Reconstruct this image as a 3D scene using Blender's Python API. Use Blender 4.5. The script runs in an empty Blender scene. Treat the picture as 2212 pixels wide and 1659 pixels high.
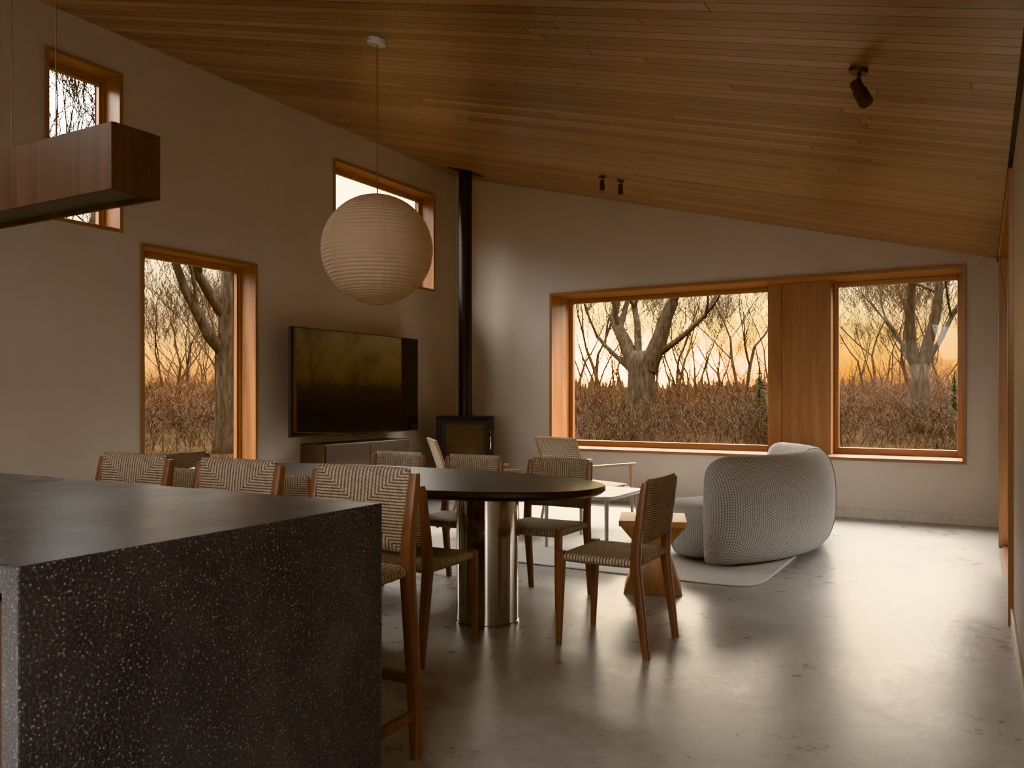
import bpy, math, random
from mathutils import Vector, Matrix, noise
R = random.Random(11)
scene = bpy.context.scene
COL = scene.collection
pi = math.pi

# ------------------------------------------------------------------ room dims
XL, XR, YB, YF = -5.874, 0.15, 8.84, -3.2
def ceil_z(x): return 2.529 - 0.259 * x

# ------------------------------------------------------------------ mesh builder
class MB:
    def __init__(s): s.v = []; s.f = []
    def add(s, v, f):
        o = len(s.v); s.v += [tuple(a) for a in v]; s.f += [tuple(i + o for i in q) for q in f]; return s
    def box(s, x0, x1, y0, y1, z0, z1):
        v = [(x0,y0,z0),(x1,y0,z0),(x1,y1,z0),(x0,y1,z0),(x0,y0,z1),(x1,y0,z1),(x1,y1,z1),(x0,y1,z1)]
        f = [(3,2,1,0),(4,5,6,7),(0,1,5,4),(1,2,6,5),(2,3,7,6),(3,0,4,7)]
        return s.add(v, f)
    def rings(s, rings, cap=True, closed=False):
        n = len(rings[0]); v = [p for r in rings for p in r]; f = []
        m = len(rings)
        for i in range(m if closed else m - 1):
            a = i * n; b = ((i + 1) % m) * n
            for k in range(n):
                f.append((a + k, a + (k + 1) % n, b + (k + 1) % n, b + k))
        if cap and not closed:
            f.append(tuple(reversed(range(n)))); f.append(tuple((m - 1) * n + k for k in range(n)))
        return s.add(v, f)
    def loft(s, st, n=16, e=2.0, cap=True):
        """st: (cx,cy,z,hx,hy) horizontal superellipse rings"""
        rs = []
        for cx, cy, z, hx, hy in st:
            r = []
            for k in range(n):
                a = 2 * pi * (k + .5) / n; c, q = math.cos(a), math.sin(a)
                r.append((cx + hx * math.copysign(abs(c) ** (2 / e), c), cy + hy * math.copysign(abs(q) ** (2 / e), q), z))
            rs.append(r)
        return s.rings(rs, cap)
    def tube(s, pts, rad, n=8, cap=True):
        pts = [Vector(p) for p in pts]
        if not isinstance(rad, (list, tuple)): rad = [rad] * len(pts)
        t0 = (pts[1] - pts[0]).normalized()
        u = t0.orthogonal().normalized(); rs = []
        for i, p in enumerate(pts):
            if i == 0: t = t0
            elif i == len(pts) - 1: t = (pts[i] - pts[i-1]).normalized()
            else: t = (pts[i+1] - pts[i-1]).normalized()
            u = (u - t * u.dot(t))
            u = u.normalized() if u.length > 1e-6 else t.orthogonal().normalized()
            w = t.cross(u)
            rs.append([tuple(p + (u * math.cos(2*pi*k/n) + w * math.sin(2*pi*k/n)) * rad[i]) for k in range(n)])
        return s.rings(rs, cap)
    def pillow(s, ha, hb, t, n, fn, e=10):
        """flat cushion: fn(a,b,c)->xyz"""
        us = [math.sin(pi/2 * (-1 + 2 * i / n)) for i in range(n + 1)]
        top = []; bot = []
        for v in us:
            for u in us:
                h = t * math.sqrt(max(0, (1 - abs(u) ** e) * (1 - abs(v) ** e)))
                top.append(fn(u * ha, v * hb, h)); bot.append(fn(u * ha, v * hb, -h))
        f = []; N = n + 1; M = N * N
        for j in range(n):
            for i in range(n):
                a = j * N + i
                f.append((a, a + 1, a + N + 1, a + N)); f.append((M + a, M + a + N, M + a + N + 1, M + a + 1))
        for i in range(n):
            for (p, q) in ((i, i + 1), (n * N + i + 1, n * N + i), ((i + 1) * N, i * N), (i * N + n, (i + 1) * N + n)):
                f.append((p, M + p, M + q, q))
        return s.add(top + bot, f)
    def mesh(s, name, smooth=False):
        m = bpy.data.meshes.new(name); m.from_pydata(s.v, [], s.f); m.validate(); m.update()
        import bmesh as bm_
        b = bm_.new(); b.from_mesh(m); bm_.ops.remove_doubles(b, verts=b.verts, dist=1e-6) if len(s.v) < 20000 else None
        if len(s.v) < 60000: bm_.ops.recalc_face_normals(b, faces=b.faces)
        b.to_mesh(m); b.free()
        if smooth:
            for p in m.polygons: p.use_smooth = True
            if smooth != 'full':
                try: m.set_sharp_from_angle(angle=math.radians(40))
                except Exception: pass
        return m

def props(o, label=None, category=None, group=None, kind=None):
    if label: o["label"] = label
    if category: o["category"] = category
    if group: o["group"] = group
    if kind: o["kind"] = kind
def mk(name, mb, mat, parent=None, loc=(0,0,0), rot=(0,0,0), smooth=False, bevel=0, **kw):
    me = mb.mesh(name, smooth) if isinstance(mb, MB) else mb
    if mat and not me.materials: me.materials.append(mat)
    o = bpy.data.objects.new(name, me); COL.objects.link(o)
    o.location = loc; o.rotation_euler = rot
    if parent: o.parent = parent
    if bevel:
        b = o.modifiers.new("bevel", 'BEVEL'); b.width = bevel; b.segments = 2; b.limit_method = 'ANGLE'; b.angle_limit = math.radians(35)
    props(o, **kw); return o
def empty(name, loc=(0,0,0), rotz=0, **kw):
    o = bpy.data.objects.new(name, None); COL.objects.link(o); o.location = loc; o.rotation_euler = (0, 0, rotz)
    o.empty_display_size = .1; props(o, **kw); return o
def kids(o): return [c for c in COL.objects if c.parent == o]
def duplicate(root, loc, rotz, label=None):
    n = root.copy(); COL.objects.link(n); n.location = loc; n.rotation_euler = (0, 0, rotz)
    if label: n["label"] = label
    def rec(src, dst):
        for c in kids(src):
            k = c.copy(); COL.objects.link(k); k.parent = dst; rec(c, k)
    rec(root, n); return n

# ------------------------------------------------------------------ materials
def mat_new(name):
    m = bpy.data.materials.new(name); m.use_nodes = True; nt = m.node_tree
    b = nt.nodes["Principled BSDF"]; return m, nt, b
def N(nt, t, **kw):
    n = nt.nodes.new(t)
    for k, v in kw.items(): setattr(n, k, v)
    return n
def ramp(nt, fac, stops):
    r = N(nt, "ShaderNodeValToRGB"); els = r.color_ramp.elements
    while len(els) < len(stops): els.new(.5)
    for e, (p, c) in zip(els, stops): e.position = p; e.color = (*c, 1) if len(c) == 3 else c
    nt.links.new(fac, r.inputs[0]); return r.outputs[0]
def math_(nt, op, a, b=None, c=None):
    n = N(nt, "ShaderNodeMath", operation=op)
    for i, x in enumerate((a, b, c)):
        if x is None: continue
        if isinstance(x, (int, float)): n.inputs[i].default_value = x
        else: nt.links.new(x, n.inputs[i])
    return n.outputs[0]
def mapped(nt, scale=(1,1,1), coord="Object", rot=(0,0,0)):
    tc = N(nt, "ShaderNodeTexCoord"); mp = N(nt, "ShaderNodeMapping"); mp.inputs["Scale"].default_value = scale
    mp.inputs["Rotation"].default_value = rot
    nt.links.new(tc.outputs[coord], mp.inputs[0]); return mp.outputs[0]
def noise_(nt, vec, scale, detail=4, rough=.55, dist=0):
    n = N(nt, "ShaderNodeTexNoise"); n.inputs["Scale"].default_value = scale; n.inputs["Detail"].default_value = detail
    n.inputs["Roughness"].default_value = rough; n.inputs["Distortion"].default_value = dist
    nt.links.new(vec, n.inputs["Vector"]); return n.outputs["Fac"]
def bump(nt, b, h, strength=.3, dist=.01):
    n = N(nt, "ShaderNodeBump"); n.inputs["Strength"].default_value = strength; n.inputs["Distance"].default_value = dist
    nt.links.new(h, n.inputs["Height"]); nt.links.new(n.outputs[0], b.inputs["Normal"])
def mixc(nt, fac, a, b, mode='MIX'):
    n = N(nt, "ShaderNodeMix", data_type='RGBA', blend_type=mode)
    for s, x in ((n.inputs[0], fac), (n.inputs[6], a), (n.inputs[7], b)):
        if isinstance(x, (int, float)): s.default_value = x
        elif isinstance(x, tuple): s.default_value = (*x, 1)
        else: nt.links.new(x, s)
    return n.outputs[2]

def plain(name, col, rough=.5, metal=0, var=.12, scale=30, bmp=0):
    m, nt, b = mat_new(name); v = mapped(nt)
    f = noise_(nt, v, scale)
    c = ramp(nt, f, [(.3, tuple(x * (1 - var) for x in col)), (.7, tuple(min(1, x * (1 + var)) for x in col))])
    nt.links.new(c, b.inputs["Base Color"]); b.inputs["Roughness"].default_value = rough; b.inputs["Metallic"].default_value = metal
    if bmp: bump(nt, b, f, bmp, .003)
    return m
def wood(name, dark, light, axis='Z', rough=.4, fine=26, bmp=.08):
    m, nt, b = mat_new(name); s = [fine, fine, fine]; s['XYZ'.index(axis)] = fine * .06
    v = mapped(nt, tuple(s)); g = noise_(nt, v, 1, 6, .6, .8)
    s2 = [5, 5, 5]; s2['XYZ'.index(axis)] = .5
    g2 = noise_(nt, mapped(nt, tuple(s2)), 1, 2)
    f = math_(nt, 'ADD', math_(nt, 'MULTIPLY', g, .65), math_(nt, 'MULTIPLY', g2, .35))
    c = ramp(nt, f, [(.33, dark), (.52, tuple((a + q) / 2 for a, q in zip(dark, light))), (.68, light)])
    nt.links.new(c, b.inputs["Base Color"]); b.inputs["Roughness"].default_value = rough
    bump(nt, b, g, bmp, .003); return m

M = {}
# plaster
m, nt, b = mat_new("plaster"); v = mapped(nt); f = noise_(nt, v, 1.4, 5)
nt.links.new(ramp(nt, f, [(.3, (.41, .365, .32)), (.7, (.44, .393, .346))]), b.inputs["Base Color"]); b.inputs["Roughness"].default_value = .6
bump(nt, b, noise_(nt, v, 60, 3), .03, .002); M['wall'] = m
# concrete floor
m, nt, b = mat_new("polished_concrete"); v = mapped(nt)
f1 = noise_(nt, v, 1.2, 8, .66, .4); f2 = noise_(nt, v, 10, 8, .74, .3); f3 = noise_(nt, v, 45, 4, .6)
f = math_(nt, 'ADD', math_(nt, 'MULTIPLY', f1, .5), math_(nt, 'MULTIPLY', f2, .5))
c = ramp(nt, f, [(.36, (.265, .255, .24)), (.5, (.325, .315, .30)), (.64, (.40, .39, .374))])
c = mixc(nt, ramp(nt, f3, [(.58, (0,)*3), (.68, (.35,)*3)]), c, (.18, .17, .155))
nt.links.new(c, b.inputs["Base Color"])
nt.links.new(ramp(nt, f, [(.38, (.26,)*3), (.62, (.33,)*3)]), b.inputs["Roughness"])
b.inputs["Specular IOR Level"].default_value = .7
bump(nt, b, math_(nt, 'ADD', f2, math_(nt, 'MULTIPLY', f3, .6)), .11, .006); M['floor'] = m
# ceiling boards
m, nt, b = mat_new("ceiling_boards"); v = mapped(nt)
spx = N(nt, "ShaderNodeSeparateXYZ"); nt.links.new(v, spx.inputs[0])
row = math_(nt, 'FLOOR', math_(nt, 'DIVIDE', spx.outputs[1], .085))
wn = N(nt, "ShaderNodeTexWhiteNoise", noise_dimensions='1D'); nt.links.new(row, wn.inputs["W"])
cx = N(nt, "ShaderNodeCombineXYZ"); nt.links.new(math_(nt, 'ADD', spx.outputs[0], math_(nt, 'MULTIPLY', wn.outputs["Value"], 9)), cx.inputs[0]); nt.links.new(spx.outputs[1], cx.inputs[1])
br = N(nt, "ShaderNodeTexBrick"); br.offset = 0; br.squash = 1
nt.links.new(cx.outputs[0], br.inputs["Vector"])
br.inputs["Scale"].default_value = 1; br.inputs["Brick Width"].default_value = 3.1; br.inputs["Row Height"].default_value = .085
br.inputs["Mortar Size"].default_value = .0040; br.inputs["Mortar Smooth"].default_value = .2; br.inputs["Bias"].default_value = 0
br.inputs["Color1"].default_value = (.175, .107, .073, 1); br.inputs["Color2"].default_value = (.345, .232, .160, 1); br.inputs["Mortar"].default_value = (.036, .021, .014, 1)
g = noise_(nt, mapped(nt, (1.2, 55, 55)), 1, 6, .6, .3)
c = mixc(nt, .45, br.outputs["Color"], ramp(nt, g, [(.3, (.45, .40, .36)), (.65, (1, 1, 1))]), 'MULTIPLY')
nt.links.new(c, b.inputs["Base Color"]); b.inputs["Roughness"].default_value = .34
bump(nt, b, math_(nt, 'SUBTRACT', math_(nt, 'MULTIPLY', g, .2), br.outputs["Fac"]), .5, .004); M['ceil'] = m
# window timber
for ax in 'xyz': M['tw' + ax] = wood("window_timber_" + ax, (.165, .075, .034), (.31, .16, .078), ax.upper(), .34, 14)
M['chair'] = wood("walnut_chair_wood", (.085, .042, .026), (.195, .10, .061), 'Z', .35, 30)
M['chairx'] = wood("walnut_chair_rail", (.085, .042, .026), (.195, .10, .061), 'X', .35, 30)
M['pale'] = wood("oak_lounge_wood", (.28, .19, .12), (.44, .32, .225), 'Z', .4, 30)
M['side'] = wood("side_table_wood", (.30, .155, .08), (.52, .31, .175), 'Z', .4, 22)
M['console'] = wood("console_wood", (.045, .032, .026), (.09, .064, .052), 'Y', .45, 22)
M['pend'] = wood("linear_pendant_wood", (.010, .0052, .0034), (.062, .030, .0165), 'Z', .4, 26)
M['cab'] = wood("cabinet_wood", (.018, .009, .005), (.04, .02, .011), 'Z', .6, 18)
M['tabletop'] = wood("blackened_table_wood", (.009, .0075, .007), (.032, .026, .023), 'X', .34, 22, .15)
M['tabletop'].node_tree.nodes["Principled BSDF"].inputs["Specular IOR Level"].default_value = .35
M['black'] = plain("black_steel", (.011, .011, .012), .42, .3)
M['bronze'] = plain("dark_bronze", (.05, .03, .02), .35, .7)
M['white'] = plain("white_lacquer", (.46, .45, .435), .35)
M['base'] = plain("baseboard_paint", (.425, .38, .337), .45)
M['rug'] = plain("pale_wool_rug", (.48, .465, .44), .95, 0, .1, 220, .5)
M['chrome'] = plain("polished_steel", (.46, .43, .40), .13, 1, .04, 8)
M['cord'] = plain("pendant_cord", (.16, .11, .07), .7)
M['screen'] = plain("television_glass", (.004, .004, .004), .035, 0, .05)
M['screen'].node_tree.nodes["Principled BSDF"].inputs["Specular IOR Level"].default_value = .34
M['stoveglass'] = plain("smoked_stove_glass", (.07, .052, .038), .08, 0, .1)
M['diff'] = plain("opal_diffuser", (.10, .09, .08), .5)
# woven cord
def woven(name, ax, n, c0, c1):
    m, nt, b = mat_new(name); tc = N(nt, "ShaderNodeTexCoord"); sp = N(nt, "ShaderNodeSeparateXYZ")
    nt.links.new(tc.outputs["Generated"], sp.inputs[0]); x = sp.outputs[0]; y = sp.outputs[ax]
    ax_ = math_(nt, 'ABSOLUTE', math_(nt, 'SUBTRACT', x, .5)); ay = math_(nt, 'ABSOLUTE', math_(nt, 'SUBTRACT', y, .5))
    c = math_(nt, 'GREATER_THAN', ax_, ay)
    co = math_(nt, 'ADD', math_(nt, 'MULTIPLY', y, c), math_(nt, 'MULTIPLY', x, math_(nt, 'SUBTRACT', 1, c)))
    al = math_(nt, 'ADD', math_(nt, 'MULTIPLY', x, c), math_(nt, 'MULTIPLY', y, math_(nt, 'SUBTRACT', 1, c)))
    s = math_(nt, 'ABSOLUTE', math_(nt, 'SINE', math_(nt, 'MULTIPLY', co, pi * n)))
    idx = math_(nt, 'FLOOR', math_(nt, 'MULTIPLY', co, n))
    tw = math_(nt, 'SINE', math_(nt, 'ADD', math_(nt, 'MULTIPLY', al, 2 * pi * n * .8), math_(nt, 'MULTIPLY', idx, 2.1)))
    h = math_(nt, 'ADD', math_(nt, 'MULTIPLY', s, .75), math_(nt, 'MULTIPLY', tw, .06))
    nz = noise_(nt, mapped(nt), 55, 4, .7)
    h2 = math_(nt, 'ADD', h, math_(nt, 'MULTIPLY', math_(nt, 'SUBTRACT', nz, .5), .9))
    nt.links.new(ramp(nt, h2, [(.05, tuple(k * .36 for k in c0)), (.42, c0), (.9, c1)]), b.inputs["Base Color"])
    b.inputs["Roughness"].default_value = .75; bump(nt, b, h, .8, .004); return m
M['wseat'] = woven("woven_cord_seat", 1, 26, (.28, .23, .183), (.51, .44, .362))
M['wback'] = woven("woven_cord_back", 2, 27, (.195, .156, .12), (.345, .285, .226))  # same cord as the seat, darkened to offset light on the backs
M['lback'] = woven("woven_pale_cord", 2, 26, (.34, .275, .21), (.53, .45, .355))
M['lseat'] = woven("woven_pale_cord_seat", 1, 26, (.34, .275, .21), (.53, .45, .355))
# dark flecked stone
m, nt, b = mat_new("black_flecked_stone"); v = mapped(nt)
big = noise_(nt, v, 2.8, 7, .68, .2)
base = ramp(nt, big, [(.35, (.024, .025, .029)), (.55, (.040, .041, .045)), (.72, (.082, .077, .078))])
fine = noise_(nt, v, 170, 3, .6)
c = mixc(nt, ramp(nt, fine, [(.50, (0,)*3), (.66, (.75,)*3)]), base, (.115, .115, .122))
vo = N(nt, "ShaderNodeTexVoronoi"); vo.inputs["Scale"].default_value = 125; nt.links.new(v, vo.inputs["Vector"])
sel = N(nt, "ShaderNodeSeparateColor"); nt.links.new(vo.outputs["Color"], sel.inputs[0])
fl = math_(nt, 'MULTIPLY', math_(nt, 'LESS_THAN', vo.outputs["Distance"], .26), math_(nt, 'GREATER_THAN', sel.outputs[0], .84))
c = mixc(nt, math_(nt, 'MULTIPLY', fl, .6), c, (.24, .238, .23))
nt.links.new(c, b.inputs["Base Color"])
nt.links.new(ramp(nt, noise_(nt, v, 3, 3, .5), [(.35, (.27,)*3), (.65, (.36,)*3)]), b.inputs["Roughness"])
bump(nt, b, fine, .06, .001); M['stone'] = m
# sofa fabric, pattern follows the stored cloth coordinates
m, nt, b = mat_new("dimpled_wool_fabric")
at_ = N(nt, "ShaderNodeAttribute"); at_.attribute_name = "cloth"; sp = N(nt, "ShaderNodeSeparateXYZ"); nt.links.new(at_.outputs["Vector"], sp.inputs[0])
P_ = .019; kf = pi / P_
a1 = math_(nt, 'SINE', math_(nt, 'MULTIPLY', sp.outputs[0], kf))
a2 = math_(nt, 'SINE', math_(nt, 'ADD', math_(nt, 'MULTIPLY', sp.outputs[1], kf), math_(nt, 'MULTIPLY', math_(nt, 'FLOOR', math_(nt, 'MULTIPLY', sp.outputs[0], 1 / P_)), pi / 2)))
h = math_(nt, 'ABSOLUTE', math_(nt, 'MULTIPLY', a1, a2))
nz = noise_(nt, mapped(nt), 110, 3, .7); h = math_(nt, 'ADD', h, math_(nt, 'MULTIPLY', math_(nt, 'SUBTRACT', nz, .5), .6))
nt.links.new(ramp(nt, h, [(.02, (.15, .145, .138)), (.30, (.305, .296, .284)), (.8, (.42, .409, .395))]), b.inputs["Base Color"])
b.inputs["Roughness"].default_value = .95; bump(nt, b, h, .5, .006); M['sofa'] = m
M['seam'] = plain("sofa_seam_cord", (.18, .174, .166), .9)
# paper
m, nt, b = mat_new("rice_paper"); f = noise_(nt, mapped(nt, (1, 1, 3)), 14, 5)
c = ramp(nt, f, [(.3, (.62, .50, .385)), (.7, (.67, .545, .425))]); nt.links.new(c, b.inputs["Base Color"]); b.inputs["Roughness"].default_value = .8
tr = N(nt, "ShaderNodeBsdfTranslucent"); nt.links.new(c, tr.inputs[0]); mx = N(nt, "ShaderNodeMixShader"); mx.inputs[0].default_value = .42
nt.links.new(b.outputs[0], mx.inputs[1]); nt.links.new(tr.outputs[0], mx.inputs[2]); nt.links.new(mx.outputs[0], nt.nodes["Material Output"].inputs[0]); M['paper'] = m
# window glass
m, nt, b = mat_new("window_glass"); tr = N(nt, "ShaderNodeBsdfTransparent"); gl = N(nt, "ShaderNodeBsdfGlossy"); gl.inputs["Roughness"].default_value = .01
tr.inputs[0].default_value = (.97, .98, .97, 1)
mx = N(nt, "ShaderNodeMixShader"); mx.inputs[0].default_value = .006
nt.links.new(tr.outputs[0], mx.inputs[1]); nt.links.new(gl.outputs[0], mx.inputs[2]); nt.links.new(mx.outputs[0], nt.nodes["Material Output"].inputs[0]); M['glass'] = m
# outdoors
def bark(name, a, c_):
    m, nt, b = mat_new(name); g = noise_(nt, mapped(nt, (6, 6, 1.2)), 2, 6, .7, .5)
    nt.links.new(ramp(nt, g, [(.35, a), (.65, c_)]), b.inputs["Base Color"]); b.inputs["Roughness"].default_value = .9; bump(nt, b, g, .8, .05); return m
M['bark'] = bark("grey_bark", (.011, .008, .0058), (.038, .0275, .019))
M['bark2'] = bark("brown_bark", (.020, .0115, .0066), (.046, .0275, .0158))
M['brush'] = plain("dry_brush", (.046, .0245, .0140), .9, 0, .5, .8)
M['brush2'] = plain("grey_brush", (.028, .0182, .0128), .9, 0, .4, .8)
M['grass'] = plain("dry_grass", (.029, .0187, .0106), .9, 0, .4, .9)
M['conifer'] = plain("conifer_needles", (.008, .017, .007), .8, 0, .4, 4)
M['hill'] = plain("distant_woodland", (.075, .045, .028), 1, 0, .3, .12)  # lightened so the colour stands in for distance haze
m, nt, b = mat_new("meadow_ground"); v = mapped(nt); f = noise_(nt, v, .5, 8, .7)
nt.links.new(ramp(nt, f, [(.35, (.012, .0075, .0045)), (.65, (.024, .0155, .009))]), b.inputs["Base Color"]); b.inputs["Roughness"].default_value = 1
b.inputs["Specular IOR Level"].default_value = 0; M['ground'] = m
for kk in ('bark', 'bark2', 'brush', 'brush2', 'grass', 'conifer', 'hill'): M[kk].node_tree.nodes["Principled BSDF"].inputs["Specular IOR Level"].default_value = 0.03

# ------------------------------------------------------------------ room shell
def holes_wall(name, axis, p0, p1, a0, a1, z0, topf, holes, mat):
    """wall slab between p0..p1 on its thin axis; spans a0..a1 along the other axis"""
    mb = MB(); As = sorted({a0, a1, *[h[0] for h in holes], *[h[1] for h in holes]})
    for i in range(len(As) - 1):
        s, e = As[i], As[i + 1]; mid = (s + e) / 2
        hs = sorted([(h[2], h[3]) for h in holes if h[0] <= mid <= h[1]]); z = z0; segs = []
        for (b0, b1) in hs:
            if b0 > z: segs.append((z, b0))
            z = b1
        segs.append((z, None))
        for lo, hi in segs:
            t0 = hi if hi is not None else topf(s); t1 = hi if hi is not None else topf(e)
            if axis == 'X':   # thin in X, along Y
                v = [(p0,s,lo),(p1,s,lo),(p1,e,lo),(p0,e,lo),(p0,s,t0),(p1,s,t0),(p1,e,t1),(p0,e,t1)]
            else:
                v = [(s,p0,lo),(e,p0,lo),(e,p1,lo),(s,p1,lo),(s,p0,t0),(e,p0,t1),(e,p1,t1),(s,p1,t0)]
            mb.add(v, [(3,2,1,0),(4,5,6,7),(0,1,5,4),(1,2,6,5),(2,3,7,6),(3,0,4,7)])
    return mk(name, mb, mat, kind="structure")

WA = (3.485, 4.10, 2.50, 3.75); WB = (4.265, 5.488, .42, 2.45); WC = (6.53, 8.355, 2.515, 3.71)
WD = (-4.515, -.119, .575, 2.462); DR = (5.1, 7.7, 0.0, 2.36); WK = (-2.7, -.3, .1, 2.3)  # WK is an unseen opening added for side light
holes_wall("wall_left", 'X', XL - .26, XL, YF, YB, 0, lambda a: ceil_z(XL), [WA, WB, WC], M['wall'])
holes_wall("wall_back", 'Y', YB, YB + .56, XL - .26, XR + .22, 0, lambda a: ceil_z(a), [WD], M['wall'])
holes_wall("wall_rear", 'Y', YF - .2, YF, XL - .26, XR + .22, 0, lambda a: ceil_z(a), [(-5.3, -.6, .5, 2.6)], M['wall'])  # rear opening is unseen, widened to let in fill light
holes_wall("wall_right", 'X', XR, XR + .22, YF, YB, 0, lambda a: ceil_z(XR), [DR, WK], M['wall'])
mk("floor", MB().box(XL - .26, XR + .22, YF - .2, YB + .56, -.15, 0), M['floor'], kind="structure")
mb = MB(); a, c_ = XL - .8, XR + 2.2  # unseen eaves stretched past the walls to block high sky light
v = []
for yy in (YF - .3, YB + .7):
    v += [(a, yy, ceil_z(a)), (c_, yy, ceil_z(c_)), (c_, yy, ceil_z(c_) + .2), (a, yy, ceil_z(a) + .2)]
mb.add(v, [(0,1,2,3),(7,6,5,4),(0,4,5,1),(1,5,6,2),(2,6,7,3),(3,7,4,0)])
mk("ceiling", mb, M['ceil'], kind="structure", loc=(0, 0, .001))
mk("baseboard_back", MB().box(XL, XR, YB - .014, YB, 0, .10), M['base'], kind="structure", bevel=.003)
mk("baseboard_left", MB().box(XL, XL + .014, YF, YB - .014, 0, .10), M['base'], kind="structure", bevel=.003)
mk("baseboard_right", MB().box(XR - .014, XR, WK[1] + .1, DR[0] - .06, 0, .10), M['base'], kind="structure", bevel=.003)
mk("shadow_gap_strip_1", MB().box(XR - .02, XR, YF, YB, ceil_z(XR) - .03, ceil_z(XR) + .001), M['black'], kind="structure")  # dark strip standing in for the shadow gap under the ceiling

# left wall windows
def left_window(n, W):
    y0, y1, z0, z1 = W; r = empty("window_%d" % n, (XL, y0, z0), kind="structure"); ly, lz = y1 - y0, z1 - z0
    t = .028; x0, x1 = -.27, .014
    mb = MB().box(x0, x1, 0, t, 0, lz).box(x0, x1, ly - t, ly, 0, lz)
    mk("window_jamb", mb, M['twz'], r, bevel=.003)
    mb = MB().box(x0, x1, t, ly - t, lz - t, lz).box(x0, x1, t, ly - t, 0, t)
    mk("window_head_and_sill", mb, M['twy'], r, bevel=.003)
    g0, g1 = -.235, -.185; f = .045; a0, a1, b0, b1 = t, ly - t, t, lz - t
    mb = MB().box(g0, g1, a0, a0 + f, b0, b1).box(g0, g1, a1 - f, a1, b0, b1).box(g0, g1, a0 + f, a1 - f, b1 - f, b1).box(g0, g1, a0 + f, a1 - f, b0, b0 + f)
    mb.box(g1, g1 + .015, a1 - .02, a1, b0, b1).box(g1, g1 + .015, a0, a1 - .02, b1 - .018, b1)
    mk("window_sash", mb, M['twz'], r, bevel=.004)
    mk("window_pane", MB().box(-.213, -.207, a0 + f - .005, a1 - f + .005, b0 + f - .005, b1 - f + .005), M['glass'], r)
left_window(1, WA); left_window(2, WB); left_window(3, WC)
# back window
x0, x1, z0, z1 = WD; r = empty("window_4", (0, YB, 0), kind="structure"); t = .032; D = .5
mk("window_jamb", MB().box(x0, x0 + t, -.014, D + .05, z0, z1).box(x1 - t, x1, -.014, D + .05, z0, z1), M['twz'], r, bevel=.003)
mk("window_head_and_sill", MB().box(x0 + t, x1 - t, -.014, D + .05, z1 - t, z1).box(x0 + t, x1 - t, -.02, D + .05, z0, z0 + t), M['twx'], r, bevel=.003)
mk("window_pier", MB().box(-2.0, -1.862, .278, D + .05, z0 + t, z1 - t).box(-1.860, -1.361, .28, D + .05, z0 + t, z1 - t), M['twz'], r, bevel=.002)
def sash(a0, a1):
    b0, b1 = z0 + t, z1 - t; f = .05; g0, g1 = D - .03, D + .03
    mb = MB().box(a0, a0 + f, g0, g1, b0, b1).box(a1 - f, a1, g0, g1, b0, b1)
    mk("window_stile", mb, M['twz'], r, bevel=.005)
    mk("window_rail", MB().box(a0 + f, a1 - f, g0, g1, b1 - f, b1).box(a0 + f, a1 - f, g0, g1, b0, b0 + f + .02), M['twx'], r, bevel=.005)
    mk("window_pane", MB().box(a0 + f - .004, a1 - f + .004, D - .003, D + .003, b0 + f, b1 - f), M['glass'], r)
sash(x0 + t, -2.0); sash(-1.361, x1 - t)
# glazed door in right wall
y0, y1, z0, z1 = DR; r = empty("door_1", (XR, y0, 0), kind="structure"); L = y1 - y0
mk("door_frame", MB().box(-.025, .24, -.05, .03, 0, z1 + .05).box(-.025, .24, L - .03, L + .05, 0, z1 + .05).box(-.025, .24, .03, L - .03, z1 - .03, z1 + .05), M['twz'], r, bevel=.004)
mk("door_threshold", MB().box(0, .22, .03, L - .03, 0, .02), M['twy'], r)
for k in range(2):
    a = .03 + k * (L / 2 - .03); e = a + L / 2 - .03 ; xo = .12 + .05 * k
    lf = mk("door_leaf", MB().box(xo, xo + .04, a, a + .09, .02, z1 - .03).box(xo, xo + .04, e - .09, e, .02, z1 - .03).box(xo, xo + .04, a + .09, e - .09, z1 - .12, z1 - .03).box(xo, xo + .04, a + .09, e - .09, .02, .14), M['twz'], r, bevel=.003)
    mk("door_pane", MB().box(xo + .017, xo + .023, a + .085, e - .085, .135, z1 - .115), M['glass'], lf)
mk("door_handle", MB().tube([(.08, L / 2 - .08, .95), (.08, L / 2 - .08, 1.15)], .009, 8).tube([(.08, L/2 - .08, .98), (.125, L/2 - .08, .98)], .006, 6).tube([(.08, L/2 - .08, 1.12), (.125, L/2 - .08, 1.12)], .006, 6), M['black'], r)

# ------------------------------------------------------------------ kitchen island
isl = empty("kitchen_island", (-1.385, .776, 0), label="dark flecked stone kitchen island with waterfall end and timber cabinets", category="kitchen island")
LI, DI, T, H = 3.3, .955, .05, .92
P = [(0, 0), (0, H), (-LI, H), (-LI, 0), (-LI + T, 0), (-LI + T, H - T), (-T, H - T), (-T, 0)]
mb = MB(); v = [(x, 0, z) for x, z in P] + [(x, DI, z) for x, z in P]
quads = [(0, 1, 6, 7), (1, 2, 5, 6), (2, 3, 4, 5)]
mb.add(v, quads + [tuple(8 + i for i in reversed(q)) for q in quads] + [(i, (i + 1) % 8, 8 + (i + 1) % 8, 8 + i) for i in range(8)])
mk("stone_countertop", mb, M['stone'], isl, bevel=.004)
mk("cabinet_body", MB().box(-LI + T, -T, .05, .60, .09, H - T).box(-LI + T, -T, .10, .58, 0, .09), M['cab'], isl)
w = (LI - 2 * T) / 5
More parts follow.
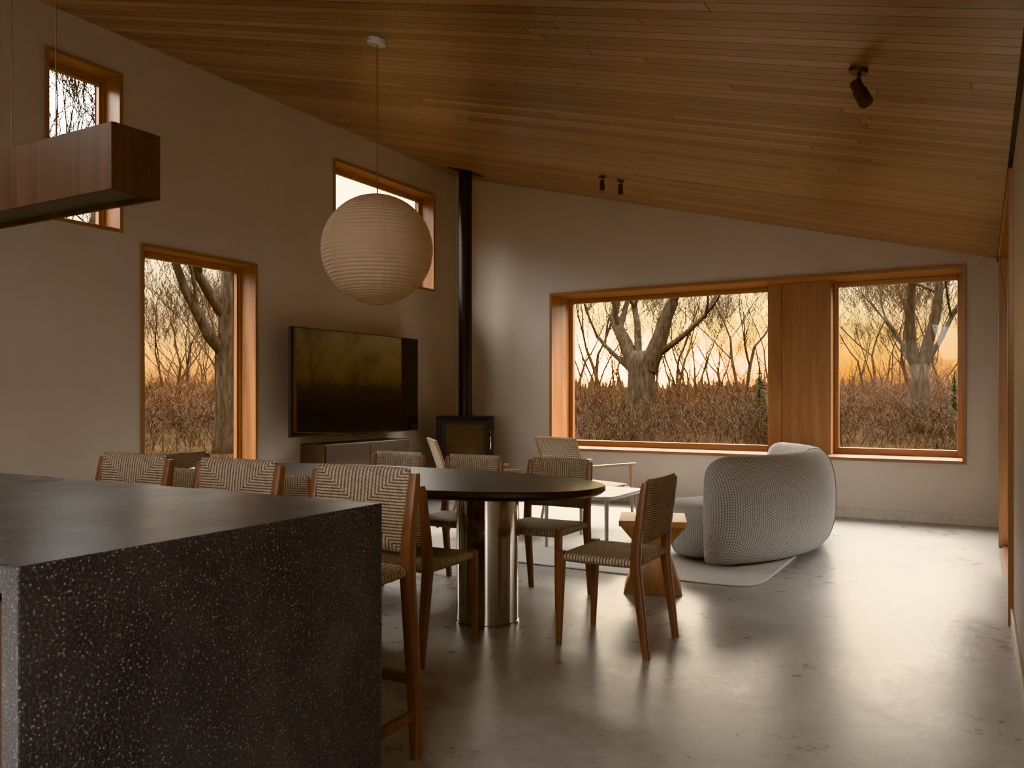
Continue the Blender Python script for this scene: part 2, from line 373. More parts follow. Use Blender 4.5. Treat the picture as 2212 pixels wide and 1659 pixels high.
for k in range(5):
    a = -LI + T + k * w
    d = mk("cabinet_door", MB().box(a + .003, a + w - .003, .03, .05, .10, H - T - .025), M['cab'], isl, bevel=.002)
    mk("door_handle", MB().box(a + w / 2 - .08, a + w / 2 + .08, .005, .02, .78, .79).box(a + w/2 - .08, a + w/2 - .07, .02, .03, .78, .79).box(a + w/2 + .07, a + w/2 + .08, .02, .03, .78, .79), M['black'], d)

# ------------------------------------------------------------------ seating
def leg_rear(x, sgn=1, h0=.42, top=.81, lift=0):
    return MB().loft([(x, .232, 0, .015, .017), (x, .205, h0 * .5, .018, .021), (x, .178, h0, .021, .026), (x, .185, h0 + .12, .020, .023), (x, .222, top - .02, .017, .016), (x, .226, top, .014, .012)], 12, 4)
def chair():
    r = empty("dining_chair", label="dark walnut dining chair with woven cord seat and back", category="chair", group="dining chairs around the oval table")
    fn = lambda a, b_, c: (a, -.012 + b_, .432 + c - .012 * (1 - (a / .22) ** 2) * (1 - (b_ / .21) ** 2))
    mk("seat", MB().pillow(.222, .205, .027, 20, fn), M['wseat'], r, smooth='full')
    def fb(a, b_, c):
        t_ = (b_ + .15) / .30
        return (a, .192 + .036 * t_ + c + .018 * (1 - (a / .2) ** 2), .675 + b_)
    mk("backrest", MB().pillow(.197, .15, .020, 20, fb), M['wback'], r, smooth='full')
    for x in (-.205, .205):
        mk("leg", leg_rear(x), M['chair'], r, smooth=True)
        mk("leg", MB().loft([(x, -.218, 0, .013, .013), (x, -.212, .2, .017, .018), (x, -.205, .43, .021, .022), (x, -.205, .457, .021, .022)], 12, 4), M['chair'], r, smooth=True)
    return r
ch = chair(); ch.location = (-1.565, 3.79, 0); ch.rotation_euler = (0, 0, -pi / 2)   # local -Y faces -X
ch["label"] = "walnut chair with woven cord seat at the table's end"
def place_chair(x, y, rz, lab=None): duplicate(ch, (x, y, 0), rz, lab or "dark walnut dining chair with woven cord seat and back")
place_chair(-4.56, 3.80, pi / 2, "walnut chair with woven back at the table's other end")
for x in (-2.365, -3.02, -3.66): place_chair(x, 3.20, pi, "walnut woven-cord chair tucked on the island side of table")
for x in (-2.28, -2.91, -3.535): place_chair(x, 4.375, 0, "walnut woven-cord chair tucked on the lounge side of table")

def stool():
    r = empty("counter_stool", label="tall walnut counter stool with woven cord seat beside stone island", category="stool", group="counter stools along the stone island")
    fn = lambda a, b_, c: (a, -.012 + b_, .632 + c - .012 * (1 - (a / .23) ** 2) * (1 - (b_ / .21) ** 2))
    mk("seat", MB().pillow(.228, .205, .027, 20, fn), M['wseat'], r, smooth='full')
    def fb(a, b_, c):
        t_ = (b_ + .14) / .28
        return (a, .186 + .032 * t_ + c + .008 * (1 - (a / .2) ** 2), .828 + b_)
    mk("backrest", MB().pillow(.203, .14, .019, 20, fb), M['wback'], r, smooth='full')
    for x in (-.215, .215):
        mk("leg", MB().loft([(x, .232, 0, .017, .018), (x, .215, .3, .02, .022), (x, .185, .62, .021, .025), (x, .19, .74, .02, .022), (x, .222, .93, .017, .016), (x, .225, .95, .015, .013)], 12, 4), M['chair'], r, smooth=True)
        mk("leg", MB().loft([(x, -.218, 0, .015, .015), (x, -.21, .3, .019, .02), (x, -.205, .63, .021, .022), (x, -.205, .657, .021, .022)], 12, 4), M['chair'], r, smooth=True)
    mk("stretcher", MB().box(-.21, .21, .205, .228, .25, .285), M['chairx'], r, bevel=.003)
    mk("stretcher", MB().box(-.224, -.204, -.21, .22, .13, .165), M['chair'], r, bevel=.003)
    mk("stretcher", MB().box(.204, .224, -.21, .22, .13, .165), M['chair'], r, bevel=.003)
    mk("footrest", MB().box(-.21, .21, -.225, -.195, .20, .24), M['chairx'], r, bevel=.003)
    return r
st = stool(); st.location = (-1.85, 1.99, 0)
for x in (-2.465, -3.08): duplicate(st, (x, 1.99, 0), 0)

# dining table
tb = empty("dining_table", (-3.08, 3.79, 0), label="long oval blackened wood dining table on polished steel drum bases", category="dining table")
A_, B_ = 1.42, .575
mk("tabletop", MB().loft([(0,0,.70,A_*.955,B_*.93),(0,0,.708,A_*.985,B_*.97),(0,0,.724,A_,B_),(0,0,.742,A_,B_),(0,0,.75,A_-.007,B_-.007)], 128, 2.3), M['tabletop'], tb, smooth=True)
for x in (.765, -.765):
    mk("pedestal", MB().loft([(x,0,0,.172,.172),(x,0,.012,.172,.172),(x,0,.014,.167,.167),(x,0,.68,.167,.167),(x,0,.682,.2,.2),(x,0,.702,.2,.2)], 96), M['chrome'], tb, smooth=True)

# globe pendant
gp = empty("pendant_lamp", (-3.124, 3.856, 0), label="round ribbed rice paper globe lantern hanging over dining table", category="pendant lamp")
zc, rr = 2.085, .331; sts = []; nr = 40; Q = nr * 6
for i in range(Q + 1):
    ph = -pi/2 + .14 + (pi - .28) * i / Q
    k = 1 - .020 * (1 - abs(math.cos(pi * i / 6)) )
    sts.append((0, 0, zc + rr * math.sin(ph) * .985, rr * math.cos(ph) * k, rr * math.cos(ph) * k))
mk("lamp_shade", MB().loft(sts, 72, 2, cap=False), M['paper'], gp, smooth='full')
mb = MB()
for k in range(6):
    a = 2 * pi * k / 6 + .3; pts = []
    for i in range(25):
        ph = -pi/2 + .14 + (pi - .28) * i / 24; q = rr * math.cos(ph) * 1.0
        pts.append((q * math.cos(a), q * math.sin(a), zc + rr * .985 * math.sin(ph)))
    mb.tube(pts, .0012, 4)
mk("shade_seam", mb, plain("seam_paper", (.5, .40, .29), .8), gp)
mk("shade_ring", MB().loft([(0,0,zc-rr*.985,.05,.05),(0,0,zc-rr*.97,.05,.05)], 24), M['paper'], gp)
mk("shade_ring", MB().loft([(0,0,zc+rr*.965,.05,.05),(0,0,zc+rr*.98,.05,.05)], 24), M['paper'], gp)
cz = ceil_z(-3.124)
mk("cord", MB().tube([(0,0,zc+rr*.9),(0,0,cz-.02)], .004, 8), M['cord'], gp)
mk("canopy", MB().loft([(0,0,-.034,.05,.05),(0,0,-.028,.058,.058),(0,0,0,.058,.058)], 32), M['white'], gp, loc=(0,0,cz), rot=(0, math.atan(.259), 0), smooth=True)

# linear pendant
lp = empty("linear_pendant", (-1.73, 1.18, 1.68), label="long dark wood box pendant light hanging above island", category="pendant lamp")
mb = MB().box(-2.3, 0, 0, .012, 0, .155).box(-2.3, 0, .118, .13, 0, .155).box(-2.3, 0, .012, .118, .143, .155).box(-.012, 0, .012, .118, 0, .143).box(-2.3, -2.288, .012, .118, 0, .143)
mk("housing", mb, M['pend'], lp, bevel=.0015)
mk("diffuser", MB().box(-2.285, -.015, .015, .115, .012, .03), M['diff'], lp)
for x in (-.32, -.52, -1.95):
    mk("cable", MB().tube([(x, .065, .15), (x, .065, ceil_z(-1.73 + x) - 1.68)], .0014, 6), M['bronze'], lp)
mk("canopy", MB().box(-.6, -.24, .04, .09, 0, .03), M['black'], lp, loc=(0, 0, ceil_z(-2.15) - 1.68 - .03), rot=(0, 0, 0))

# ------------------------------------------------------------------ wood stove
sv = empty("wood_stove", (-5.38, 8.30, 0), math.radians(32), label="black steel wood burning stove with glass door and flue in corner", category="stove")
mk("base", MB().box(-.27, .27, -.17, .17, 0, .04).box(-.24, .24, -.16, .16, .04, .42), M['black'], sv, bevel=.006)
mk("body", MB().box(-.335, .335, -.20, .20, .42, .965), M['black'], sv, bevel=.008)
mk("top_plate", MB().box(-.34, .34, -.215, .205, .965, .985), M['black'], sv, bevel=.004)
d = mk("door", MB().box(-.29, -.235, -.225, -.20, .47, .94).box(.235, .29, -.225, -.20, .47, .94).box(-.235, .235, -.225, -.20, .89, .94).box(-.235, .235, -.225, -.20, .47, .53), M['black'], sv, bevel=.005)
mk("door_glass", MB().box(-.235, .235, -.212, -.206, .53, .89), M['stoveglass'], d)
mk("door_handle", MB().tube([(.30,-.235,.6),(.30,-.25,.62),(.30,-.25,.78),(.30,-.235,.8)], .009, 8), M['chrome'], d, smooth=True)
hx = -5.40; pipe_z = ceil_z(hx)
mk("flue_pipe", MB().loft([(0,0,.98,.09,.09),(0,0,1.0,.09,.09),(0,0,1.003,.08,.08),(0,0,pipe_z - .0,.08,.08)], 32), M['black'], sv, smooth=True)
mk("ceiling_plate", MB().box(-.16, .16, -.16, .16, -.010, 0), M['black'], sv, loc=(0, 0, pipe_z - .008), rot=(0, math.atan(.259) , -math.radians(32)))

# television
tv = empty("television", (-5.62, 6.665, .83), label="large black flat screen television mounted on the plaster wall", category="television")
mk("frame", MB().box(-.035, .004, -1.0, 1.0, 0, 1.046), M['black'], tv, bevel=.004)
mk("screen", MB().box(.004, .007, -.992, .992, .014, 1.038), M['screen'], tv)
mk("wall_mount", MB().box(-.254, -.235, -.3, .3, .3, .75).box(-.235, -.035, -.06, .06, .45, .6), M['black'], tv)
mk("soundbar_lip", MB().box(-.02, .012, -.12, .12, -.012, 0), M['black'], tv)
# media console
mc = empty("media_console", (XL + .022, 6.03, 0), label="low dark walnut media console against wall below television", category="console")
mk("body", MB().box(.0, .31, 0, 1.37, .44, .75), M['console'], mc, bevel=.012)
mk("plinth", MB().box(.0, .26, .06, 1.31, 0, .44), M['black'], mc)
for k in range(2):
    mk("drawer", MB().box(.31, .322, .02 + k * .667, .682 + k * .667, .46, .73), M['console'], mc, bevel=.002)

# ------------------------------------------------------------------ lounge
mk("rug", MB().loft([(0,0,.0005,1.715,1.545),(0,0,.008,1.72,1.55),(0,0,.012,1.712,1.542)], 160, 16), M['rug'], loc=(-2.93, 6.77, 0), label="large pale woven wool rug on concrete floor", category="rug")
sf = empty("curved_sofa", (-2.64, 6.77, .012), label="curved light grey dimpled fabric sofa with rounded back on pale rug", category="sofa")
def sweep(name, r0, r1, z0, z1, a0, a1, er, rc, n=64, k=36, e=3.0, bulge=0):
    rs = []
    rm = (r0 + r1) / 2; hw = (r1 - r0) / 2; Ls = (a1 - a0) * rm
    for i in range(n + 1):
        s = .5 - .5 * math.cos(pi * i / n)
        a = a0 + (a1 - a0) * s; dd = min(s, 1 - s) * Ls
        q = 1 if dd > er else math.sqrt(max(0, 1 - (1 - dd / er) ** 2)); q = max(q, .03)
        w_ = hw * q; top = z1 - rc * (1 - q); bo = z0 + rc * .2 * (1 - q); zm = (top + bo) / 2; hh = (top - bo) / 2
        ring = []
        for j in range(k):
            t_ = -pi / 2 + 2 * pi * (j + .5) / k; c, ss = math.cos(t_), math.sin(t_)
            sz = math.copysign(abs(ss) ** (2 / e), ss)
            rr_ = rm + w_ * math.copysign(abs(c) ** (2 / e), c) * (1 + bulge * (1 - sz * sz))
            ring.append(Vector((rr_ * math.cos(a), rr_ * math.sin(a), zm + hh * sz)))
        rs.append(ring)
    # cloth coordinates: along the sweep and around the section
    uv = []; ucum = [0.0] * k; mid = k // 2
    for i, ring in enumerate(rs):
        if i: ucum = [ucum[j] + (ring[j] - rs[i-1][j]).length for j in range(k)]
        vc = [0.0] * k
        for j in range(mid + 1, k): vc[j] = vc[j-1] + (ring[j] - ring[j-1]).length
        for j in range(mid - 1, -1, -1): vc[j] = vc[j+1] - (ring[j] - ring[j+1]).length
        uv += [(ucum[j], vc[j], 0) for j in range(k)]
    half = [uv[(len(rs) // 2) * k + j][0] for j in range(k)]
    m = bpy.data.meshes.new(name); v = [tuple(p) for r_ in rs for p in r_]; f = []
    for i in range(n):
        for j in range(k): f.append((i*k+j, i*k+(j+1) % k, (i+1)*k+(j+1) % k, (i+1)*k+j))
    f.append(tuple(reversed(range(k)))); f.append(tuple(n*k+j for j in range(k)))
    m.from_pydata(v, [], [tuple(reversed(q)) for q in f]); m.update()
    at = m.attributes.new("cloth", 'FLOAT_VECTOR', 'POINT')
    for i in range(len(v)): at.data[i].vector = (uv[i][0] - half[i % k], uv[i][1], 0)
    for p in m.polygons: p.use_smooth = True
    return m
mk("backrest", sweep("backrest", 1.36, 1.63, .02, .78, math.radians(-49.5), math.radians(53), .20, .15, 110, 44, 2.6, .14), M['sofa'], sf)
mk("seat", sweep("seat", .76, 1.44, .03, .43, math.radians(-52), math.radians(53), .14, .05, 96, 44, 4.2, .03), M['sofa'], sf)
pts = []
for i in range(25):
    t_ = -pi/2 + .25 + (pi * 1.25) * i / 24; c, ss = math.cos(t_), math.sin(t_); sz = math.copysign(abs(ss) ** (2/2.6), ss)
    q_ = 1.495 + .137 * math.copysign(abs(c) ** (2/2.6), c) * (1 + .14 * (1 - sz*sz)); a = math.radians(7)
    pts.append((q_ * math.cos(a), q_ * math.sin(a), .40 + .382 * sz))
mk("seam", MB().tube(pts, .0045, 6), M['seam'], sf, smooth='full')

def lounge():
    r = empty("lounge_chair", label="pale oak lounge armchair with woven cord back and seat", category="armchair", group="lounge armchairs facing the window")
    # faces -Y
    mk("seat", MB().pillow(.27, .27, .02, 16, lambda a, b_, c: (a, b_, .37 + c - .06 * (b_ + .27) / .54)), M['lseat'], r, smooth='full')
    mk("backrest", MB().pillow(.26, .26, .016, 16, lambda a, b_, c: (a, .25 + .16 * (b_ + .26) / .52 + c, .56 + b_)), M['lback'], r, smooth='full')
    for x in (-.30, .30):
        mk("leg", MB().tube([(x, -.30, 0), (x, -.27, .56)], [.013, .016], 10), M['pale'], r, smooth=True)
        mk("leg", MB().tube([(x, .33, 0), (x, .25, .3), (x, .27, .56)], [.013, .017, .015], 10), M['pale'], r, smooth=True)
        mk("armrest", MB().loft([(x, 0, .555, .026, .34), (x, 0, .575, .028, .345)], 20, 4), M['pale'], r, smooth=True)
    mk("back_frame", MB().tube([(-.275, .23, .3), (-.275, .42, .83)], .014, 8).tube([(.275, .23, .3), (.275, .42, .83)], .014, 8).tube([(-.275, .415, .82), (.275, .415, .82)], .012, 8), M['pale'], r, smooth=True)
    mk("stretcher", MB().tube([(-.3, -.28, .34), (.3, -.28, .34)], .013, 8).tube([(-.3, .25, .3), (.3, .25, .3)], .013, 8).tube([(-.3, -.28, .34), (-.3, .25, .3)], .012, 8).tube([(.3, -.28, .34), (.3, .25, .3)], .012, 8), M['pale'], r)
    return r
lg = lounge(); lg.location = (-3.25, 7.15, .012); lg.rotation_euler = (0, 0, pi - math.radians(22))
duplicate(lg, (-3.88, 6.2, .012), pi - math.radians(48), "pale oak lounge armchair with woven back near the stove")

# white coffee table
ct = empty("coffee_table", (-2.76, 6.18, .012), label="low white coffee table with thin top on pale rug", category="coffee table")
mk("tabletop", MB().loft([(0,0,.40,.30,.37),(0,0,.408,.305,.375),(0,0,.425,.305,.375),(0,0,.43,.30,.37)], 64, 9), M['white'], ct, smooth=True)
for x, y in ((-.26,-.33),(.26,-.33),(.26,.33),(-.26,.33)):
    mk("leg", MB().loft([(x, y, 0, .014, .014), (x, y, .40, .018, .018)], 10), M['white'], ct, smooth=True)
# hourglass side table
sd = empty("side_table", (-1.80, 4.95, 0), math.radians(20), label="faceted hourglass solid wood side table beside curved sofa", category="side table")
mk("tabletop", MB().box(-.205, .205, -.205, .205, .415, .45), M['side'], sd, bevel=.003)
mk("upper_body", MB().rings([[(-h,-h,z),(h,-h,z),(h,h,z),(-h,h,z)] for h, z in ((.088,.27),(.195,.415))]), M['side'], sd, bevel=.002)
mk("lower_body", MB().rings([[(-h,-h,z),(h,-h,z),(h,h,z),(-h,h,z)] for h, z in ((.178,0),(.088,.27))]), M['side'], sd, bevel=.002)

# ceiling spots
def spot(loc, rot, lab, s=1):
    x, y = loc; z = ceil_z(x); r = empty("ceiling_spotlight", (x, y, z), label=lab, category="spotlight", group="ceiling spotlights")
    mk("mount", MB().loft([(0,0,-.018,.04*s,.04*s),(0,0,0,.04*s,.04*s)], 28), M['bronze'], r, rot=(0, math.atan(.259), 0))
    mk("stem", MB().tube([(0,0,-.01),(0,0,-.075*s)], .008*s, 8), M['bronze'], r)
    k = .85 * s
    mk("lamp_head", MB().loft([(0,0,-.10*k,.031*k,.031*k),(0,0,-.095*k,.036*k,.036*k),(0,0,-.012*k,.036*k,.036*k),(0,0,-.01*k,.030*k,.030*k),(0,0,.045*k,.030*k,.030*k),(0,0,.05*k,.024*k,.024*k)], 28), M['bronze'], r, loc=(0, 0, -.09*s), rot=rot, smooth=True)
    return r
spot((-.466, 3.9), (math.radians(-12), math.radians(-24), 0), "small bronze adjustable spotlight on the timber ceiling", 1.0)
spot((-3.20, 7.38), (0, 0, 0), "small bronze spotlight, one of a pair near window", .8)
spot((-3.04, 7.46), (0, 0, 0), "small bronze spotlight, one of a pair near window", .8)

# ------------------------------------------------------------------ outdoors
def gz(x, y):
    d = math.hypot(x + 3, y - 4)
    return -.25 + .5 * min(1, max(0, (d - 6) / 20)) + .12 * noise.noise(Vector((x * .15, y * .15, 0)))
mb = MB(); nx = 60; xs = [-150 + 270 * i / nx for i in range(nx + 1)]; ys = [-80 + 240 * i / nx for i in range(nx + 1)]
def g2(x, y):
    z = gz(x, y)
    return min(z, -.2) if (XL - 5 < x < XR + 5 and YF - 5 < y < YB + 5) else z
vv = [(x, y, g2(x, y)) for y in ys for x in xs]
mb.add(vv, [(j*(nx+1)+i, j*(nx+1)+i+1, (j+1)*(nx+1)+i+1, (j+1)*(nx+1)+i) for j in range(nx) for i in range(nx)])
mk("ground", mb, M['ground'], kind="structure")

def branch(mb, rnd, p, d, L, r, depth, up=.12, spread=.75, nch=3, rmin=.007):
    segs = 4 if depth > 1 else 3; pts = [p.copy()]; rad = [max(r, rmin)]; q = p.copy(); dd = d.normalized()
    for i in range(segs):
        dd = (dd + Vector((rnd.uniform(-1,1), rnd.uniform(-1,1), rnd.uniform(-.6,1) * 1.0)) * .17 + Vector((0,0,up * .4))).normalized()
        q = q + dd * (L / segs); pts.append(q.copy()); rad.append(max(rmin, r * (1 - .45 * (i + 1) / segs)) if depth > 0 else rmin * (1 - .6 * (i + 1) / segs))
    mb.tube(pts, rad, 8 if r > .12 else (5 if r > .03 else 3), cap=False)
    if depth <= 0: return
    for k in range(nch):
        i = segs if k == 0 else rnd.randint(max(1, segs - 2 - (depth < 3)), segs)
        ax = Vector((rnd.uniform(-1,1), rnd.uniform(-1,1), rnd.uniform(-.35,.8))).normalized()
        nd = (dd * (1.3 if k == 0 else .8) + ax * spread).normalized()
        branch(mb, rnd, pts[i], nd, L * rnd.uniform(.62, .85), rad[i] * (.8 if k == 0 else rnd.uniform(.45, .65)), depth - 1, up, spread, nch, rmin)

def big_tree(seed, base, trunk, limbs, depth, rmin=.007):
    rnd = random.Random(seed); mb = MB()
    pts = [Vector(p[:3]) for p in trunk]; mb.tube(pts, [p[3] for p in trunk], 14)
    for (o, d, L, r) in limbs: branch(mb, rnd, Vector(o), Vector(d), L, r, depth, .15, .8, 3, rmin)
    return mb
def at(px, dist_y=None, dist_x=None):
    u = px - 1106; xr = -879.5 + .8686 * u; yr = 1541.8 + .4955 * u
    s = dist_y / yr if dist_y else dist_x / xr
    return xr * s, yr * s
x, y = at(1385, dist_y=24)
mk("bare_tree", big_tree(3, None, [(0,0,-.4,.64),(0,0,.25,.49),(-.04,0,1.0,.43),(.02,0,1.7,.42),(.03,0,2.2,.42),(.03,0,2.5,.32)],
   [((-.15,0,1.9),(-.42,.1,1),2.0,.29),((.22,0,1.95),(.40,-.1,1),2.2,.33),((-.1,0,2.3),(-.08,.2,1),2.2,.14),((.1,0,2.2),(1.0,-.1,.45),2.4,.12),((-.2,0,1.8),(-1.0,.1,.5),2.0,.10)], 5),
   M['bark'], loc=(x, y, gz(x, y)), smooth='full', label="large bare oak tree with thick forked grey trunk", category="tree")
x, y = at(488, dist_x=-15)
mk("bare_tree", big_tree(5, None, [(0,0,-.4,.38),(0,0,.4,.26),(.05,0,2,.23),(.0,0.1,3.2,.24),(.0,.15,4.2,.21)],
   [((0,.05,2.2),(-.3,-1,.75),2.4,.15),((0,.1,3.0),(-.2,-.9,.8),2.4,.14),((0,.15,4.0),(.1,.15,1),2.4,.18),((0,.1,3.4),(.2,.8,.9),2.0,.10)], 6),
   M['bark'], loc=(x, y, gz(x, y)), smooth='full', label="tall bare tree with grey trunk close to the narrow window", category="tree")
x, y = at(1985, dist_y=27)
mk("bare_tree", big_tree(9, None, [(0,0,-.4,.38),(0,0,.4,.29),(.05,0,1.4,.26),(.0,0,2.0,.27)],
   [((-.08,0,1.9),(-.16,0,1),3,.18),((.1,0,1.9),(.12,.1,1),3,.18),((0,0,1.6),(.45,-.1,1),2.6,.10),((0,0,1.5),(-.45,.2,1),2.4,.08)], 6),
   M['bark'], loc=(x, y, gz(x, y)), smooth='full', label="bare grey tree with several upright limbs", category="tree")
x, y = at(160, dist_x=-15)
mk("bare_tree", big_tree(21, None, [(0,0,-.4,.3),(0,0,.4,.2),(.05,0,2,.17),(.0,0.1,3.4,.13)],
   [((0,.1,2.6),(-.3,-.5,1),2.2,.07),((0,.1,3.3),(-.1,.1,1),2.2,.10),((0,.1,3.3),(.2,.4,1),2.2,.07),((0,.1,3.3),(-.1,-.3,1),2.4,.07),((0,.1,3.0),(.3,.2,1),2.0,.06),((0,.1,2.4),(.1,-.2,1),2.4,.06)], 6, .006),
   M['bark'], loc=(x, y, gz(x, y)), smooth='full', label="tall bare tree with dense fine twigs in its crown", category="tree")
variants = []
for sd_ in range(6):
    rnd = random.Random(100 + sd_); mb = MB()
    h = rnd.uniform(2.2, 3.2); branch(mb, rnd, Vector((0,0,-.2)), Vector((rnd.uniform(-.1,.1), rnd.uniform(-.1,.1), 1)), h, rnd.uniform(.06,.11), 6, .12, .78, 3, .0055)
    me = mb.mesh("bare_tree", 'full'); me.materials.append(M['bark2'] if sd_ % 3 else M['bark']); variants.append(me)
cnt = 0
while cnt < 180:
    az = math.radians(R.uniform(-66, 3) if cnt < 145 else R.uniform(3, 50)); dist = 30 + 42 * R.random() ** .8
    x, y = math.sin(az) * dist, math.cos(az) * dist
    o = bpy.data.objects.new("bare_tree", variants[cnt % 6]); COL.objects.link(o)
    sc = R.uniform(.7, 1.25); o.location = (x, y, gz(x, y)); o.rotation_euler = (0, 0, R.uniform(0, 6.28)); o.scale = (sc, sc, sc * R.uniform(.9, 1.2))
    props(o, label="slender bare winter tree in the woodland", category="tree", group="woodland trees outside"); cnt += 1
def shrubs(name, az0, az1, d0, d1, count, hmin, hmax, mat, lab, cat, stems=11):
    mb = MB(); rr_ = random.Random(len(lab) + int(d0))
    for _ in range(count):
        az = math.radians(rr_.uniform(az0, az1)); dist = rr_.uniform(d0, d1); x, y = math.sin(az) * dist, math.cos(az) * dist; z = gz(x, y) - .05
        H_ = rr_.uniform(hmin, hmax)
        for s in range(stems):
            a = rr_.uniform(0, 2 * pi); lean = rr_.uniform(.05, .8); bx, by = x + rr_.uniform(-.5,.5), y + rr_.uniform(-.5,.5)
            h = H_ * rr_.uniform(.4, 1); t = Vector((bx + math.cos(a) * lean * h, by + math.sin(a) * lean * h, z + h)); p = Vector((bx, by, z))
            w_ = .005 + .0025 * h; o_ = Vector((w_, w_ * .3, 0)); q_ = Vector((-w_ * .3, w_, 0))
            mb.add([p - o_, p + o_, p + q_, t], [(0,1,3),(1,2,3),(2,0,3)])
            for w in range(6 if stems > 8 else 0):
                b_ = p.lerp(t, rr_.uniform(.2, .9)); e_ = b_ + Vector((rr_.uniform(-.6,.6), rr_.uniform(-.6,.6), rr_.uniform(-.1,.6))) * h * .45
                oo = Vector((.007, .0045, 0)); mb.add([b_ - oo, b_ + oo, e_], [(0,1,2)])
    me = bpy.data.meshes.new(name); me.from_pydata(mb.v, [], mb.f); me.update(); me.materials.append(mat)
    o = bpy.data.objects.new(name, me); COL.objects.link(o); props(o, label=lab, category=cat, kind="stuff")
shrubs("underbrush", -64, 50, 30, 54, 3200, 1.2, 3.2, M['brush'], "tangled reddish brown dry underbrush below the trees", "shrubs")
shrubs("thicket", -64, 50, 20, 29.5, 1000, .8, 1.7, M['brush2'], "grey leafless thicket twigs among the trunks", "shrubs")
shrubs("dry_grass", -64, 5, 14, 19.5, 3400, .10, .26, M['grass'], "pale dry winter meadow grass", "grass", 8)
def conifer(x, y, h, lab):
    mb = MB(); rr_ = random.Random(int(h * 10)); mb.tube([(0,0,-.2),(0,0,h)], [.09,.01], 6)
    nL = int(h * 9)
    for i in range(nL):
        f = i / nL; z = .3 + (h - .35) * f; L_ = (h * .26) * (1 - f) + .08
        for k in range(11):
            a = rr_.uniform(0, 2*pi); l = L_ * rr_.uniform(.7, 1.1); e = Vector((math.cos(a) * l, math.sin(a) * l, z - l * .25)); p = Vector((0,0,z)); sd2 = Vector((-math.sin(a), math.cos(a), 0)) * l * .16
            m_ = p.lerp(e, .55)
            mb.add([p, m_ + sd2, e, m_ - sd2], [(0,1,2,3)])
    mk("conifer_tree", mb, M['conifer'], loc=(x, y, gz(x, y)), label=lab, category="tree")
x, y = at(1640, dist_y=29.5); conifer(x, y, 2.4, "young green conifer at the wood's edge")
x, y = at(2062, dist_y=29); conifer(x, y, 1.9, "dark green conifer beside the bare trees")
conifer(9.5, 19.5, 7.5, "tall dark conifer standing apart from the bare woodland")
# distant wooded ridge with ragged treetops
mb = MB(); rg = []; n = 1801
for i in range(n):
    az = math.radians(-88 + 150 * i / (n - 1)); d = 105
    h = 2.5 + .8 * noise.noise(Vector((i * .01, 3, 0))) + .7 * noise.noise(Vector((i * .09, 0, 0))) + 1.3 * R.random() ** 2
    rg.append((math.sin(az) * d, math.cos(az) * d, h))
vv = [(p[0], p[1], -.5) for p in rg] + rg + [(p[0] * 1.1, p[1] * 1.1, -.5) for p in rg]
mb.add(vv, [(i, i+1, n+i+1, n+i) for i in range(n-1)] + [(n+i, n+i+1, 2*n+i+1, 2*n+i) for i in range(n-1)])
mk("wooded_ridge", mb, M['hill'], label="distant wooded ridge with haze put into its colour", category="hill", kind="stuff")

# ------------------------------------------------------------------ sky
w = bpy.data.worlds.new("dusk_sky"); scene.world = w; w.use_nodes = True; nt = w.node_tree
bg = nt.nodes["Background"]; tc = N(nt, "ShaderNodeTexCoord"); sp = N(nt, "ShaderNodeSeparateXYZ"); nt.links.new(tc.outputs["Generated"], sp.inputs[0])
z = math_(nt, 'MAXIMUM', sp.outputs[2], 0)
hor = ramp(nt, z, [(0, (1.0, .36, .04)), (.03, (1.0, .44, .07)), (.06, (1.0, .57, .16)), (.10, (1.0, .74, .38)), (.15, (1.0, .86, .62)), (.42, (1.0, .80, .60))])
awy = ramp(nt, z, [(0, (1.0, .50, .20)), (.06, (1.0, .65, .36)), (.14, (1.0, .84, .66)), (.26, (.96, .93, .93)), (.5, (1.0, .91, .83))])
dt = N(nt, "ShaderNodeVectorMath", operation='DOT_PRODUCT'); dt.inputs[1].default_value = (-.375, .927, 0); nt.links.new(tc.outputs["Generated"], dt.inputs[0])
dv = dt.outputs["Value"]
k = ramp(nt, dv, [(.78, (0,)*3), (.97, (1,)*3)])
cc = mixc(nt, k, awy, hor)
st_ = ramp(nt, z, [(0, (.026,)*3), (.05, (.037,)*3), (.10, (.060,)*3), (.14, (.075,)*3), (.28, (.12,)*3), (.42, (.75,)*3), (1, (.9,)*3)])
glow = ramp(nt, dv, [(.978, (0,)*3), (.993, (.3,)*3), (1, (1,)*3)])
low = ramp(nt, z, [(0, (1,)*3), (.06, (.8,)*3), (.13, (0,)*3)])
gl_ = math_(nt, 'MULTIPLY', glow, low)
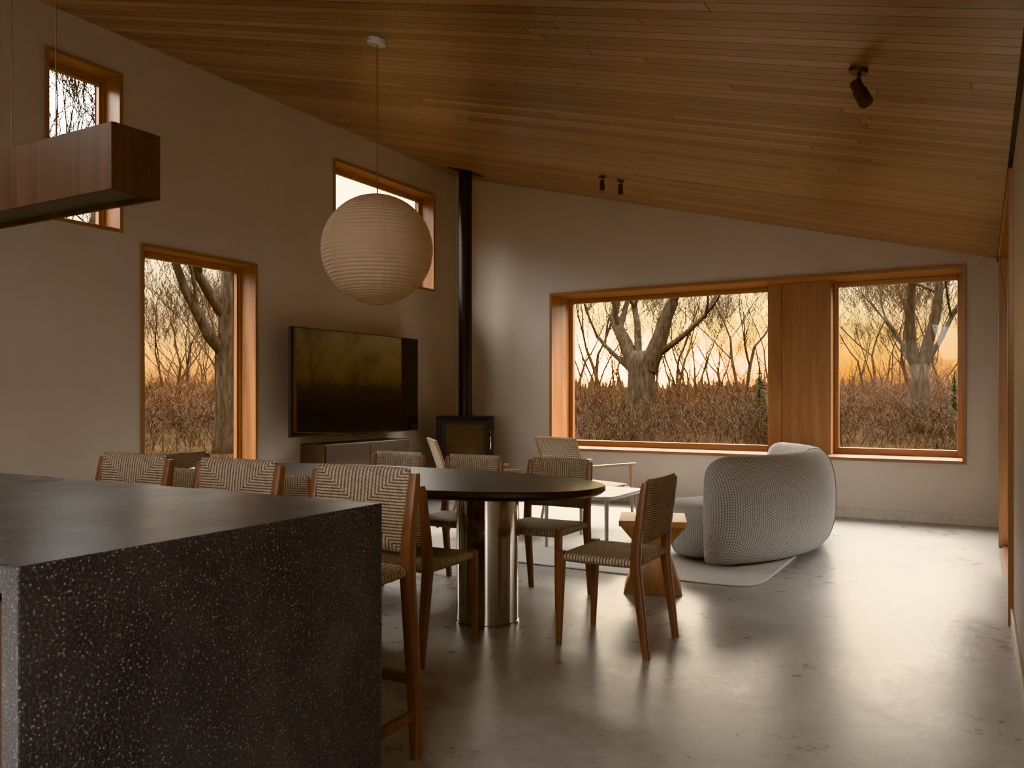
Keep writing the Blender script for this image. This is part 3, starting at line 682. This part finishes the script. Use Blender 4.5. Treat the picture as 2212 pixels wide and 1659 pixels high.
cc = mixc(nt, math_(nt, 'MULTIPLY', gl_, .9), cc, (1.0, .68, .18))
front = ramp(nt, math_(nt, 'ADD', math_(nt, 'MULTIPLY', dv, .5), .5), [(0, (.9,)*3), (.07, (.9,)*3), (.14, (.4,)*3), (.5, (.5,)*3), (.75, (1,)*3)])
# fill brightness added to the unseen sky on the side away from the sunset
rear = ramp(nt, math_(nt, 'MULTIPLY', dv, -1), [(.80, (0,)*3), (.94, (1,)*3)])
s_ = math_(nt, 'MULTIPLY', math_(nt, 'MULTIPLY', st_, front), 10)
s_ = math_(nt, 'ADD', s_, math_(nt, 'MULTIPLY', gl_, 14.0))
s_ = math_(nt, 'ADD', s_, math_(nt, 'MULTIPLY', rear, .7))
nt.links.new(mixc(nt, rear, cc, (1.0, .92, .86)), bg.inputs[0]); nt.links.new(s_, bg.inputs[1])

# unseen fill lights added behind the viewpoint to brighten the foreground
def add_fill_light(loc, target, sx, sy, e, lab):
    l = bpy.data.lights.new("fill_light", 'AREA'); l.shape = 'RECTANGLE'; l.size = sx; l.size_y = sy; l.energy = e; l.color = (1, .90, .80)
    o = bpy.data.objects.new("fill_light", l); COL.objects.link(o); o.location = loc
    o.rotation_euler = (Vector(target) - Vector(loc)).to_track_quat('-Z', 'Y').to_euler(); props(o, label=lab, category="fill light")
add_fill_light((-2.9, -.5, 2.95), (-2.9, -.2, 0), 3.4, 1.2, 16, "soft warm fill light added below the ceiling")
add_fill_light((-.42, -.75, 2.42), (-2.2, 2.4, .5), .9, .9, 15, "square warm fill light added behind the viewpoint")

# ------------------------------------------------------------------ camera
cd = bpy.data.cameras.new("camera"); cam = bpy.data.objects.new("camera", cd); COL.objects.link(cam)
cd.sensor_width = 36; cd.lens = 1775 / 2212 * 36; cd.shift_y = 30.5 / 2212; cd.clip_start = .02; cd.clip_end = 500
cam.location = (0, 0, 1.2); cam.rotation_euler = (pi / 2, 0, math.radians(29.7)); scene.camera = cam
scene.view_settings.view_transform = 'Khronos PBR Neutral'
scene.view_settings.look = 'None'; scene.view_settings.exposure = 2.35
